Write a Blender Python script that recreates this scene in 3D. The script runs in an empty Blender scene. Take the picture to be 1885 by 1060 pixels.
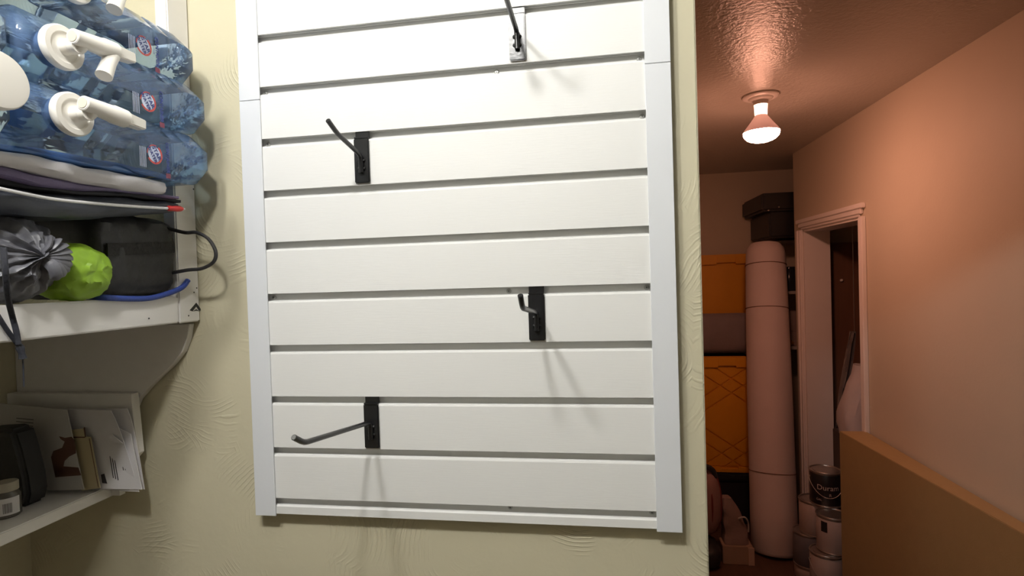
import bpy, bmesh, math, random
from mathutils import Vector, Matrix, noise
random.seed(7)
S = bpy.context.scene
COL = S.collection
PI = math.pi

# ------------------------------------------------------------------ camera
E = 1.75                                   # eye height
SC = 0.08 / 0.089
FPX, YAW, PITCH, ROLL, D = 999.57, 0.157047, -0.017996, -0.030897, 0.8629 * SC
RT0 = Vector((math.cos(YAW), math.sin(YAW), 0))
FW = Vector((-math.sin(YAW) * math.cos(PITCH), math.cos(YAW) * math.cos(PITCH), math.sin(PITCH)))
UP0 = RT0.cross(FW)
RT = math.cos(ROLL) * RT0 + math.sin(ROLL) * UP0
UP = -math.sin(ROLL) * RT0 + math.cos(ROLL) * UP0
CAM = Vector((0, -D, E))
cd = bpy.data.cameras.new('camera'); cam = bpy.data.objects.new('camera', cd); COL.objects.link(cam)
cd.sensor_width = 36; cd.lens = FPX / 1885 * 36; cd.clip_start = 0.01
M3 = Matrix((RT, UP, -FW)).transposed()
cam.matrix_world = Matrix.Translation(CAM) @ M3.to_4x4()
S.camera = cam

def U(px, py, ax, val):
    """point where the ray of a photo pixel meets the plane axis = val (for real distances)"""
    d = FW + RT * ((px - 942.5) / FPX) + UP * ((530 - py) / FPX)
    i = 'xyz'.index(ax)
    return CAM + d * ((val - CAM[i]) / d[i])

# ------------------------------------------------------------------ world, light, exposure
w = bpy.data.worlds.new('world'); S.world = w; w.use_nodes = True
w.node_tree.nodes['Background'].inputs[0].default_value = (0.01, 0.009, 0.008, 1)
w.node_tree.nodes['Background'].inputs[1].default_value = 1
ROOM_LAMP = (250, 247, 238)                # radiance of the two frosted bulbs in the near room
HALL_LAMP = (104, 46, 30)                  # radiance of the flood bulb in the hall
S.view_settings.view_transform = 'Standard'
try: S.view_settings.look = 'None'
except Exception: pass
S.view_settings.gamma = 1; S.view_settings.use_curve_mapping = False
S.view_settings.exposure = 0.0

# ------------------------------------------------------------------ materials
MATS = {}
def mat(name, col, rough=0.5, metal=0.0, var=0.06, vscale=12, bump=0.0, bscale=60, spec=0.5, sheen=0, stretch=None, coat=0, emit=None):
    if name in MATS: return MATS[name]
    m = bpy.data.materials.new(name); m.use_nodes = True; MATS[name] = m
    N, L = m.node_tree.nodes, m.node_tree.links
    b = N['Principled BSDF']
    tc = N.new('ShaderNodeTexCoord'); mp = N.new('ShaderNodeMapping'); L.new(tc.outputs['Object'], mp.inputs[0])
    if stretch: mp.inputs['Scale'].default_value = stretch
    nz = N.new('ShaderNodeTexNoise'); nz.inputs['Scale'].default_value = vscale; nz.inputs['Detail'].default_value = 5
    L.new(mp.outputs[0], nz.inputs['Vector'])
    rp = N.new('ShaderNodeMix'); rp.data_type = 'RGBA'
    rp.inputs[6].default_value = (*[max(0, c * (1 - var)) for c in col], 1)
    rp.inputs[7].default_value = (*[min(1, c * (1 + var)) for c in col], 1)
    L.new(nz.outputs['Fac'], rp.inputs[0]); L.new(rp.outputs[2], b.inputs['Base Color'])
    b.inputs['Roughness'].default_value = rough; b.inputs['Metallic'].default_value = metal
    b.inputs['Specular IOR Level'].default_value = spec
    if sheen: b.inputs['Sheen Weight'].default_value = sheen
    if coat: b.inputs['Coat Weight'].default_value = coat
    if emit:
        b.inputs['Emission Color'].default_value = (*[c / max(emit) for c in emit], 1)
        b.inputs['Emission Strength'].default_value = max(emit)
    if bump:
        n2 = N.new('ShaderNodeTexNoise'); n2.inputs['Scale'].default_value = bscale; n2.inputs['Detail'].default_value = 4
        L.new(mp.outputs[0], n2.inputs['Vector'])
        bp = N.new('ShaderNodeBump'); bp.inputs['Strength'].default_value = bump; bp.inputs['Distance'].default_value = 0.004
        L.new(n2.outputs['Fac'], bp.inputs['Height']); L.new(bp.outputs[0], b.inputs['Normal'])
    return m

def trowel(name, col, rough=0.55):
    """painted skip-trowel plaster: patches of concentric comb strokes"""
    m = bpy.data.materials.new(name); m.use_nodes = True; MATS[name] = m
    N, L = m.node_tree.nodes, m.node_tree.links; b = N['Principled BSDF']
    b.inputs['Roughness'].default_value = rough; b.inputs['Specular IOR Level'].default_value = 0.35
    tc = N.new('ShaderNodeTexCoord')
    n1 = N.new('ShaderNodeTexNoise'); n1.inputs['Scale'].default_value = 3; L.new(tc.outputs['Object'], n1.inputs['Vector'])
    cr = N.new('ShaderNodeMix'); cr.data_type = 'RGBA'
    cr.inputs[6].default_value = (*[c * 0.95 for c in col], 1); cr.inputs[7].default_value = (*[c * 1.05 for c in col], 1)
    L.new(n1.outputs['Fac'], cr.inputs[0]); L.new(cr.outputs[2], b.inputs['Base Color'])
    hs = []
    for k, (sc, off) in enumerate(((5.0, 0.0), (6.5, 3.7))):
        mp = N.new('ShaderNodeMapping'); mp.inputs['Location'].default_value = (off, off * 2, off * 3)
        L.new(tc.outputs['Object'], mp.inputs[0])
        v = N.new('ShaderNodeTexVoronoi'); v.feature = 'F1'; v.inputs['Scale'].default_value = sc
        L.new(mp.outputs[0], v.inputs['Vector'])
        nz = N.new('ShaderNodeTexNoise'); nz.inputs['Scale'].default_value = 14; nz.inputs['Detail'].default_value = 3
        L.new(mp.outputs[0], nz.inputs['Vector'])
        a = N.new('ShaderNodeMath'); a.operation = 'MULTIPLY_ADD'; a.inputs[1].default_value = 0.10
        L.new(nz.outputs['Fac'], a.inputs[0]); L.new(v.outputs['Distance'], a.inputs[2])
        s = N.new('ShaderNodeMath'); s.operation = 'MULTIPLY'; s.inputs[1].default_value = 150.0; L.new(a.outputs[0], s.inputs[0])
        si = N.new('ShaderNodeMath'); si.operation = 'SINE'; L.new(s.outputs[0], si.inputs[0])
        pw = N.new('ShaderNodeMapRange'); pw.inputs[1].default_value = 0.2; pw.inputs[2].default_value = 1; L.new(si.outputs[0], pw.inputs[0])
        n3 = N.new('ShaderNodeTexNoise'); n3.inputs['Scale'].default_value = 7 + 3 * k; n3.inputs['Detail'].default_value = 2
        L.new(mp.outputs[0], n3.inputs['Vector'])
        mk = N.new('ShaderNodeMapRange'); mk.inputs[1].default_value = 0.53; mk.inputs[2].default_value = 0.70; L.new(n3.outputs['Fac'], mk.inputs[0])
        mu = N.new('ShaderNodeMath'); mu.operation = 'MULTIPLY'; L.new(pw.outputs[0], mu.inputs[0]); L.new(mk.outputs[0], mu.inputs[1])
        hs.append(mu)
    ad = N.new('ShaderNodeMath'); ad.operation = 'ADD'; L.new(hs[0].outputs[0], ad.inputs[0]); L.new(hs[1].outputs[0], ad.inputs[1])
    n4 = N.new('ShaderNodeTexNoise'); n4.inputs['Scale'].default_value = 45; n4.inputs['Detail'].default_value = 3
    L.new(tc.outputs['Object'], n4.inputs['Vector'])
    a2 = N.new('ShaderNodeMath'); a2.operation = 'MULTIPLY_ADD'; a2.inputs[1].default_value = 0.7
    L.new(n4.outputs['Fac'], a2.inputs[0]); L.new(ad.outputs[0], a2.inputs[2])
    bp = N.new('ShaderNodeBump'); bp.inputs['Strength'].default_value = 0.5; bp.inputs['Distance'].default_value = 0.0017
    L.new(a2.outputs[0], bp.inputs['Height']); L.new(bp.outputs[0], b.inputs['Normal'])
    return m

def plastic_film(name, tint, body, gloss_rough=0.06, dens=0.18):
    """clear thin plastic: tinted see-through, reflective, a little milky"""
    m = bpy.data.materials.new(name); m.use_nodes = True; MATS[name] = m
    N, L = m.node_tree.nodes, m.node_tree.links; N.remove(N['Principled BSDF'])
    out = N['Material Output']
    tr = N.new('ShaderNodeBsdfTransparent'); tr.inputs[0].default_value = (*tint, 1)
    df = N.new('ShaderNodeBsdfDiffuse'); df.inputs[0].default_value = (*body, 1)
    gl = N.new('ShaderNodeBsdfGlossy'); gl.inputs['Roughness'].default_value = gloss_rough
    tc = N.new('ShaderNodeTexCoord'); nz = N.new('ShaderNodeTexNoise'); nz.inputs['Scale'].default_value = 35; nz.inputs['Detail'].default_value = 3
    mp = N.new('ShaderNodeMapping'); mp.inputs['Scale'].default_value = (1, .35, 1.3)
    L.new(tc.outputs['Object'], mp.inputs[0]); L.new(mp.outputs[0], nz.inputs['Vector'])
    bp = N.new('ShaderNodeBump'); bp.inputs['Strength'].default_value = 0.35; bp.inputs['Distance'].default_value = 0.004; L.new(nz.outputs['Fac'], bp.inputs['Height'])
    L.new(bp.outputs[0], gl.inputs['Normal'])
    m1 = N.new('ShaderNodeMixShader')
    mr = N.new('ShaderNodeMapRange'); mr.inputs[3].default_value = dens * 0.5; mr.inputs[4].default_value = dens * 1.5; L.new(nz.outputs['Fac'], mr.inputs[0]); L.new(mr.outputs[0], m1.inputs[0])
    L.new(tr.outputs[0], m1.inputs[1]); L.new(df.outputs[0], m1.inputs[2])
    fr = N.new('ShaderNodeFresnel'); fr.inputs[0].default_value = 1.45; L.new(bp.outputs[0], fr.inputs['Normal'])
    m2 = N.new('ShaderNodeMixShader'); L.new(fr.outputs[0], m2.inputs[0]); L.new(m1.outputs[0], m2.inputs[1]); L.new(gl.outputs[0], m2.inputs[2])
    L.new(m2.outputs[0], out.inputs['Surface'])
    return m

CREAM = trowel('cream_trowelled_paint', (0.60, 0.555, 0.40))
HALLW = mat('hall_wall_paint', (0.60, 0.53, 0.42), 0.6, bump=0.12, bscale=90, var=.03, vscale=4)
HALLC = mat('hall_ceiling_paint', (0.54, 0.50, 0.44), 0.30, bump=0.8, bscale=75, var=.03, spec=.2)
ROOMC = mat('room_ceiling_paint', (0.70, 0.69, 0.66), 0.6, bump=0.2, bscale=60)
FLOORM = mat('dark_floor', (0.10, 0.055, 0.035), 0.45, var=.3, vscale=8, stretch=(6, .8, 1))
SLAT = mat('white_pvc', (0.80, 0.80, 0.785), 0.55, spec=.25, var=.012, vscale=5, bump=.05, bscale=160, stretch=(.25, 1, 4))
TRIM = mat('cool_white_pvc_trim', (0.73, 0.75, 0.785), 0.42, var=.01)
BLACKM = mat('black_powder_coat', (0.010, 0.010, 0.011), 0.28, var=.2, spec=.45, bump=.05, bscale=300)
STEEL = mat('bright_steel', (0.55, 0.54, 0.52), 0.3, 1.0)
SCREWM = mat('pale_zinc_screw', (0.50, 0.50, 0.48), 0.35, 0.3)
WPAINT = mat('white_gloss_wood_paint', (0.82, 0.80, 0.78), 0.42, var=.04, vscale=30, bump=.25, bscale=40, stretch=(1, .15, 1))
CASING = mat('white_casing_paint', (0.84, 0.79, 0.77), 0.4, var=.03)
JUGM = plastic_film('clear_blue_plastic', (0.76, 0.88, 0.985), (0.34, 0.55, 1.0), dens=.18)
BAGM = plastic_film('clear_polythene', (0.82, 0.82, 0.84), (0.45, 0.42, 0.42), dens=.22, gloss_rough=.2)
SPIG = mat('ivory_white_plastic', (0.83, 0.80, 0.74), 0.35, var=.02)

# ------------------------------------------------------------------ mesh helpers
class MB:
    def __init__(s): s.v = []; s.f = []
    def add(s, v, f):
        o = len(s.v); s.v += [Vector(p) for p in v]; s.f += [tuple(i + o for i in q) for q in f]; return s
    def box(s, a, b):
        (x0, y0, z0), (x1, y1, z1) = a, b
        return s.add([(x0, y0, z0), (x1, y0, z0), (x1, y1, z0), (x0, y1, z0), (x0, y0, z1), (x1, y0, z1), (x1, y1, z1), (x0, y1, z1)],
                     [(3, 2, 1, 0), (4, 5, 6, 7), (0, 1, 5, 4), (1, 2, 6, 5), (2, 3, 7, 6), (3, 0, 4, 7)])
    def prism(s, poly, ax, a, b):
        """polygon in the two other axes (kept in order), extruded along ax from a to b"""
        i = 'xyz'.index(ax); n = len(poly); vs = []
        for t in (a, b):
            for p in poly:
                q = list(p); q.insert(i, t); vs.append(q)
        return s.add(vs, [tuple(range(n))[::-1], tuple(range(n, 2 * n))] + [(k, (k + 1) % n, n + (k + 1) % n, n + k) for k in range(n)])
    def rings(s, rs, caps=True, closed=True):
        n = len(rs[0]); vs = [p for r in rs for p in r]; fs = []
        for j in range(len(rs) - 1):
            for k in range(n if closed else n - 1):
                fs.append((j * n + k, j * n + (k + 1) % n, (j + 1) * n + (k + 1) % n, (j + 1) * n + k))
        if caps: fs += [tuple(range(n))[::-1], tuple(range((len(rs) - 1) * n, len(rs) * n))]
        return s.add(vs, fs)
    def tube(s, pts, r, n=8, flat=1.0):
        pts = [Vector(p) for p in pts]; m = len(pts)
        rr = r if isinstance(r, (list, tuple)) else [r] * m
        t0 = (pts[1] - pts[0]).normalized(); a = t0.orthogonal().normalized(); rs = []
        for i in range(m):
            t = (pts[min(i + 1, m - 1)] - pts[max(i - 1, 0)]).normalized()
            a = (a - t * a.dot(t)).normalized(); b = t.cross(a)
            rs.append([pts[i] + (a * math.cos(2 * PI * k / n) + b * math.sin(2 * PI * k / n) * flat) * rr[i] for k in range(n)])
        return s.rings(rs)
    def lathe(s, prof, c=(0, 0, 0), axis=(0, 0, 1), n=24):
        z = Vector(axis).normalized(); a = z.orthogonal().normalized(); b = z.cross(a); c = Vector(c)
        return s.rings([[c + z * h + (a * math.cos(2 * PI * k / n) + b * math.sin(2 * PI * k / n)) * max(r, 1e-5) for k in range(n)] for r, h in prof])
    def build(s, name, m, parent=None, smooth=False, bevel=0, seg=2, origin=None):
        me = bpy.data.meshes.new(name)
        off = Vector(origin) if origin is not None else (parent_loc(parent) if parent else Vector((0, 0, 0)))
        me.from_pydata([p - off for p in s.v], [], s.f); me.update()
        bm = bmesh.new(); bm.from_mesh(me)
        bmesh.ops.recalc_face_normals(bm, faces=bm.faces)
        if bevel:
            es = [e for e in bm.edges if len(e.link_faces) == 2 and e.calc_face_angle(0) > 0.6]
            bmesh.ops.bevel(bm, geom=es, offset=bevel, segments=seg, affect='EDGES', clamp_overlap=True)
        bm.to_mesh(me); bm.free()
        me.materials.append(m)
        if smooth:
            for p in me.polygons: p.use_smooth = True
            try: me.set_sharp_from_angle(angle=math.radians(38))
            except Exception: pass
        o = bpy.data.objects.new(name, me); COL.objects.link(o)
        if parent: o.parent = parent
        elif origin is not None: o.location = off
        return o
def parent_loc(p):
    v = Vector((0, 0, 0))
    while p: v = v + p.location; p = p.parent
    return v
def tag(o, label=None, cat=None, group=None, kind=None):
    if label: o['label'] = label
    if cat: o['category'] = cat
    if group: o['group'] = group
    if kind: o['kind'] = kind
    return o
def thing(name, loc, label, cat, group=None):
    o = bpy.data.objects.new(name, None); COL.objects.link(o); o.location = loc; o.empty_display_size = .05
    return tag(o, label, cat, group)
def copy_tree(o, parent=None):
    c = o.copy(); COL.objects.link(c); c.parent = parent
    for ch in list(o.children): copy_tree(ch, c)
    return c
def struct(name, mb, m, bevel=0, seg=2):
    return tag(mb.build(name, m, bevel=bevel, seg=seg), kind='structure')
def smooth_path(pts, k=6):
    pts = [Vector(p) for p in pts]; out = []
    for i in range(len(pts) - 1):
        p0, p1, p2, p3 = pts[max(i - 1, 0)], pts[i], pts[i + 1], pts[min(i + 2, len(pts) - 1)]
        for j in range(k):
            t = j / k
            out.append(0.5 * ((2 * p1) + (p2 - p0) * t + (2 * p0 - 5 * p1 + 4 * p2 - p3) * t * t + (3 * p1 - p0 - 3 * p2 + p3) * t ** 3))
    return out + [pts[-1]]
def lerp_tab(tab, x):
    if x <= tab[0][0]: return tab[0][1]
    for (a, b), (c, d) in zip(tab, tab[1:]):
        if x <= c: return b + (d - b) * (x - a) / (c - a)
    return tab[-1][1]
def text_mesh(body, size, bold=0.0):
    """glyph outlines of flat print as (verts2d, faces)"""
    cu = bpy.data.curves.new('t', 'FONT'); cu.body = body; cu.size = size; cu.align_x = 'CENTER'; cu.align_y = 'CENTER'
    cu.offset = bold; cu.resolution_u = 3
    o = bpy.data.objects.new('t', cu); COL.objects.link(o)
    dg = bpy.context.evaluated_depsgraph_get(); me = o.evaluated_get(dg).to_mesh()
    v = [(p.co.x, p.co.y) for p in me.vertices]; f = [tuple(p.vertices) for p in me.polygons]
    o.evaluated_get(dg).to_mesh_clear(); bpy.data.objects.remove(o); bpy.data.curves.remove(cu)
    return v, f
def add_print(mb, body, size, fn, rot=0.0, bold=0.0):
    """lay print on a surface: fn maps (u, v) to a point"""
    v, f = text_mesh(body, size, bold); c, s = math.cos(rot), math.sin(rot)
    return mb.add([fn(x * c - y * s, x * s + y * c) for x, y in v], f)

# ------------------------------------------------------------------ structure
YW = 0.018                                  # face of the slat wall (slat fronts stand at y = 0)
XC = 0.1604 * SC                            # end of that wall
H = 0.75; CEIL = E + H                      # hall ceiling
RC = E + 0.82                               # ceiling of the near room
XL = U(42, 690, 'y', YW).x                  # left wall
XR = 1.2726                                 # hall right wall
WEND = 3.01; YB = 3.58                      # end of hall right wall, hall back wall
GN, GF = 2.12, 2.86                         # door opening in the right wall
DTOP = E + 0.245
struct('wall_front', MB().box((XL - .1, YW, 0), (XC, .15, RC)), CREAM, bevel=.002, seg=2)
struct('wall_left', MB().box((XL - .1, -3.2, 0), (XL, YW, RC)), CREAM)
DIMW = mat('dim_room_paint', (0.46, 0.44, 0.39), 0.7)
struct('wall_rear', MB().box((XL - .1, -3.3, 0), (1.7, -3.2, RC)), DIMW)
struct('wall_right', MB().box((1.6, -3.2, 0), (1.7, YW, RC)), DIMW)
struct('wall_unseen_side', MB().box((0.64, YW, 0), (1.7, .15, RC)), CREAM)  # out-of-view wall piece, added to limit room lamp spill into the hall
struct('wall_unseen_header', MB().box((XC, YW, E + .45), (0.64, .15, RC)), CREAM)  # out-of-view header, added to hold the room lamp's light off the hall wall
struct('ceiling_room', MB().box((XL - .1, -3.3, RC), (1.7, .15, RC + .1)), ROOMC)
struct('ceiling_hall', MB().box((XC - .1, .15, CEIL), (2.2, YB + .1, CEIL + .1)), HALLC)
struct('floor', MB().box((XL - .1, -3.3, -.1), (2.2, YB + .1, 0)), FLOORM)
struct('wall_hall_left', MB().box((XC - .1, .15, 0), (XC, YB, CEIL)), HALLW)
struct('wall_hall_back', MB().box((XC - .1, YB, 0), (2.2, YB + .1, CEIL)), HALLW)
WT = .15
hr = MB().box((XR, .15, 0), (XR + WT, GN, CEIL)).box((XR, GF, 0), (XR + WT, WEND, CEIL)).box((XR, GN, DTOP), (XR + WT, GF, CEIL))
struct('wall_hall_right', hr, HALLW)
struct('wall_recess', MB().box((1.95, WEND, 0), (2.05, YB, CEIL)).box((XR + WT, WEND - .02, 0), (1.95, WEND, CEIL)), HALLW)
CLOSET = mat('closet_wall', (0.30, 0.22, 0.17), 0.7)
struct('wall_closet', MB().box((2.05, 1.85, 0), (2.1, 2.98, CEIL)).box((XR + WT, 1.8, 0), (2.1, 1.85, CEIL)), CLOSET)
# doorway casing: moulded boards with three steps, plus jamb boards
dr = tag(bpy.data.objects.new('door_1', None), kind='structure'); COL.objects.link(dr); dr.location = (XR, (GN + GF) / 2, 0)
CW = .065
for nm, (a, b), (z0, z1), side in (('casing', (GN - CW, GN), (0, DTOP), 0), ('casing', (GF, GF + CW), (0, DTOP), 1), ('casing', (GN - CW, GF + CW), (DTOP, DTOP + CW), 2)):
    m = MB()
    for k, (f0, f1, th) in enumerate(((0, .22, .010), (.22, .62, .016), (.62, 1, .022))):
        if side == 0: m.box((XR - th, b - (b - a) * f1, z0), (XR, b - (b - a) * f0, DTOP - .0003))
        elif side == 1: m.box((XR - th, a + (b - a) * f0, z0), (XR, a + (b - a) * f1, DTOP - .0003))
        else: m.box((XR - th, GN - CW * f1, z0 + CW * f0), (XR, GF + CW * f1, z0 + CW * f1))
    m.build(nm, CASING, dr, bevel=.003)
for a, b in (((XR, GF - .012, 0), (XR + WT, GF, DTOP)), ((XR, GN, 0), (XR + WT, GN + .012, DTOP)), ((XR, GN, DTOP - .012), (XR + WT, GF, DTOP))):
    MB().box(a, b).build('jamb', CASING, dr)

# ------------------------------------------------------------------ slat wall panel
PIT = 0.08; Z0 = E + 0.5199 * SC            # upper edge of groove n is at Z0 - n * PIT
XI0, XI1 = -0.5643 * SC, 0.0801 * SC        # inner edges of the side trims
XO0, XO1 = -0.6028 * SC, 0.1185 * SC
GR = 0.0112
def gz(n): return Z0 - n * PIT
ZTOP = gz(-1)
panel = thing('slatwall', ((XI0 + XI1) / 2, YW, gz(10) - .03), 'white slatted wall panel with horizontal grooves and side trims on cream wall', 'wall panel')
def slat_prof(zt, zb):
    # (y, z): face, rolled top lip, back leg down into the groove
    return [(0, zb), (0, zt - .003), (.0008, zt - .0008), (.003, zt), (.007, zt), (.007, zt - .004), (.0115, zt - .004), (.0115, zt + GR + .006), (.0155, zt + GR + .006), (.0155, zb + .006), (.0095, zb + .006), (.0095, zb), (.008, zb), (.008, zb + .003), (.003, zb + .003), (.003, zb)]
for n in range(-1, 10):
    zt = gz(n) - GR; zb = gz(n + 1)
    MB().prism(slat_prof(zt, zb), 'x', XI0 - .012, XI1 + .012).build('slat', SLAT, panel)
zt = gz(10) - GR
MB().prism([(0, zt - .0135), (0, zt - .002), (.002, zt), (.006, zt), (.006, zt - .004), (.0115, zt - .004), (.0115, zt + GR + .006), (.0155, zt + GR + .006), (.0155, zt - .0135)], 'x', XI0 - .012, XI1 + .012).build('bottom_slat', SLAT, panel)
ZBT = zt - .0165
def trim(x0, x1, xin, z0, z1):
    lo, hi = min(x0, x1), max(x0, x1); y0 = -.0028
    m = MB().box((lo, y0, z0), (hi, -.0004, z1))
    xo = x0 if abs(x0 - xin) > 1e-6 else x1
    m.box((min(xo, xo + (.002 if xo == lo else -.002)), -.0004, z0), (max(xo, xo + (.002 if xo == lo else -.002)), YW - .001, z1))
    m.build('side_trim', TRIM, panel, bevel=.0005, seg=1)
jl, jr = U(460, 186, 'y', 0).z, U(1210, 117, 'y', 0).z
trim(XO0, XI0, XI0, ZBT, jl - .0004); trim(XO0, XI0, XI0, jl + .0004, ZTOP)
trim(XI1, XO1, XI1, ZBT, jr - .0004); trim(XI1, XO1, XI1, jr + .0004, ZTOP)
scr = MB().lathe([(.0001, -.0022), (.0022, -.0020), (.0036, -.0008), (.0036, 0), (.0001, 0)], axis=(0, 1, 0), n=14)
sd = None
for n, px in ((2, 490), (2, 914), (2, 1177), (3, 494), (3, 1182), (6, 505), (6, 937), (6, 1190), (10, 940), (10, 1200), (8, 1198)):
    if n == 8: continue
    z = gz(n) - GR * .55; x = U(px, 500, 'y', .0115).x
    for _ in range(3):
        # place by x along the groove
        pass
    # refine x for this height
    best = min((abs((lambda v: 942.5 + FPX * v.dot(RT) / v.dot(FW))(Vector((xx, .0115, z)) - CAM) - px), xx) for xx in [XI0 + .001 * i for i in range(int((XI1 - XI0) / .001))])
    x = best[1]
    if sd is None:
        sd = scr.build('screw', SCREWM, None); cr = MB().box((-.0015, -.0024, -.0003), (.0015, -.0015, .0003)).box((-.0003, -.0024, -.0015), (.0003, -.0015, .0015)).build('cross_recess', BLACKM, sd)
        s_ = sd
    else: s_ = copy_tree(sd)
    s_.parent = panel; s_.location = Vector((x, .0115, z)) - panel.location

# ------------------------------------------------------------------ hooks
def hook(n, pxc, pyc, bend, tip, label, ext=0.0):
    zs = gz(n) - GR
    x = U(pxc, pyc, 'y', -.003).x
    t = thing('slatwall_hook', (x, 0, zs), label, 'hook', 'black hooks on the slat panel')
    wd = .0118; hh = .0665
    MB().box((x - wd, -.0042, zs - hh), (x + wd, -.0012, zs + .0002)).build('back_plate', BLACKM, t, bevel=.0013, seg=2)
    MB().box((x - wd * .94, -.0040, zs - .0005), (x + wd * .94, .0020, zs + .0022)).box((x - wd * .94, .0020, zs + .0005), (x + wd * .94, .0042, zs + GR + .002)).build('hanging_tab', BLACKM, t, bevel=.0006)
    B, T = U(bend[0], bend[1], 'x', x), U(tip[0], tip[1], 'x', x)
    r = .0034; ry = -.0042 - r * .8
    base = Vector((x, ry, zs - .026))
    d = (B - base).normalized()
    if ext: B = base + d * ext; T = B + (d * .5 + Vector((0, 0, 1))).normalized() * .028
    tt = (T - B).normalized()
    path = [Vector((x, ry, zs - .052)), Vector((x, ry, zs - .034)), base + Vector((0, -.0008, -.0022)), base + d * .006]
    path += [base + d * ((B - base).length * .5), B - d * .008, B - d * .002 + tt * .002, B + tt * .008, T]
    MB().tube(path, r, 12).build('rod', BLACKM, t, smooth=True)
    MB().lathe([(.0001, 0), (r * .8, 0), (r * .8, .0006), (.0001, .0006)], T + tt * .0001, tt, 12).build('cut_end', mat('bare_rod_end', (.16, .16, .155), .4) if n == 8 else BLACKM, t)
    wl = MB()
    for dz in (-.0335, -.0455):
        for sx in (-1, 1):
            wl.lathe([(.0029, 0), (.0027, .001), (.0016, .002), (.0001, .0024)], (x + sx * .0038, -.0042, zs + dz), (0, -1, 0), 10)
    wl.build('weld_spots', BLACKM, t, smooth=True)
    return t
hook(1, 952, 70, (933, 0), (925, -20), 'black slatwall hook at the top, its rod rising out of frame', ext=.15)
hook(3, 666, 297, (621, 246), (604, 222), 'short black slatwall hook at upper left with upturned rod')
hook(6, 988, 585, (962, 567), (958, 544), 'black slatwall hook at right centre with rod pointing at viewer')
hook(8, 684, 786, (560, 815), (541, 805), 'long black slatwall hook at lower left with far-reaching rod')

# ------------------------------------------------------------------ ceiling lamp of the near room
lx0, lx1, ly = -0.215, -0.44, -0.83
fx = thing('ceiling_fixture', ((lx0 + lx1) / 2, ly, RC), 'twin bulb ceiling lamp above the slat panel', 'ceiling lamp')
MB().lathe([(.001, 0), (.075, 0), (.075, -.008), (.06, -.018), (.001, -.02)], (fx.location.x, ly, RC), n=32).build('canopy', CASING, fx, smooth=True)
BULB = mat('lit_frosted_bulb', (0.9, 0.9, 0.88), 0.5, emit=ROOM_LAMP)
for xx in (lx0, lx1):
    MB().tube([(fx.location.x, ly, RC - .012), (xx, ly, RC - .014)], .009, 10).build('arm', STEEL, fx, smooth=True)
    sk = MB().lathe([(.001, .012), (.017, .012), (.017, -.012), (.001, -.012)], (xx, ly, RC - .014), n=20).build('socket', CASING, fx, smooth=True)
    MB().lathe([(.001, -.012), (.012, -.012), (.018, -.016), (.034, -.024), (.044, -.038), (.047, -.054), (.043, -.074), (.027, -.090), (.001, -.096)], (xx, ly, RC - .014), n=24).build('bulb', BULB, fx, smooth=True)

# ------------------------------------------------------------------ hall flood bulb
bl = U(1400, 176, 'z', CEIL); bc = Vector((bl.x, bl.y, CEIL))
hb = thing('bulb_lampholder', bc, 'lit bare flood bulb in porcelain holder on hall ceiling', 'light bulb')
PORC = mat('porcelain', (0.70, 0.66, 0.62), 0.3)
MB().lathe([(.001, 0), (.072, 0), (.073, -.006), (.066, -.011), (.050, -.012), (.044, -.020), (.030, -.024), (.029, -.040), (.001, -.040)], bc, n=40).build('holder_base', PORC, hb, smooth=True)
NECK = mat('lit_bulb_neck', (0.9, 0.85, 0.8), 0.4, emit=tuple(c * .14 for c in HALL_LAMP))
FACE = mat('lit_bulb_face', (0.9, 0.85, 0.8), 0.4, emit=HALL_LAMP)
SHELL = mat('silvered_bulb_shell', (0.80, 0.74, 0.70), 0.35, var=.03, emit=(.30, .11, .085))
MB().lathe([(.001, -.038), (.0255, -.038), (.0265, -.046), (.0255, -.060), (.0245, -.084), (.001, -.084)], bc, n=32).build('bulb_neck', NECK, hb, smooth=True)
MB().lathe([(.024, -.083), (.026, -.088), (.045, -.115), (.066, -.142), (.072, -.152), (.073, -.156)], bc, n=40).build('bulb_shell', SHELL, hb, smooth=True)
fp = [(.0732, -.156), (.0732, -.162), (.070, -.172), (.062, -.182), (.050, -.190), (.034, -.1955), (.017, -.198), (.001, -.1985)]
MB().lathe([(.001, -.155)] + fp, bc, n=40).build('bulb_face', FACE, hb, smooth=True)

# ------------------------------------------------------------------ wall shelves at the left
XF = U(370, 592, 'y', YW).x                 # front of the upper shelf
lt = U(337, 545, 'x', XF).z; lb = U(333, 594, 'x', XF).z
up = thing('upper_shelf', (XF, -.3, lb), 'white painted wooden shelf with front lip beside slat panel', 'shelf')
yp = YW - .045
MB().box((XF - .019, -.72, lb), (XF, yp - .0008, lt)).build('front_lip', WPAINT, up, bevel=.002)
MB().box((XL, -.72, lb), (XF - .0195, YW - .0005, lb + .019)).build('shelf_board', WPAINT, up)
MB().box((XF - .022, yp, lb - .001), (XF, YW - .0012, RC - .001)).build('corner_post', WPAINT, up, bevel=.002)
for px, py in ((356, 348), (357, 538), (362, 530), (347, 581), (274, 586)):
    MB().lathe([(.0012, 0), (.0012, .0004), (.0001, .0005)], U(px, py, 'x', XF + .0001), (1, 0, 0), 8).build('nail_head', BLACKM, up)
mk = MB()
def mkp(pts): mk.prism([(U(px, py, 'x', XF).y, U(px, py, 'x', XF).z) for px, py in pts], 'x', XF + .0001, XF + .0004)
mkp([(349, 571), (361, 557), (371, 571), (366, 572), (361, 564), (354, 573)]); mkp([(355, 573), (361, 569), (367, 573), (361, 571.5)])
mk.build('chevron_mark', mat('black_print', (.02, .02, .022), .5), up)
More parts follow.
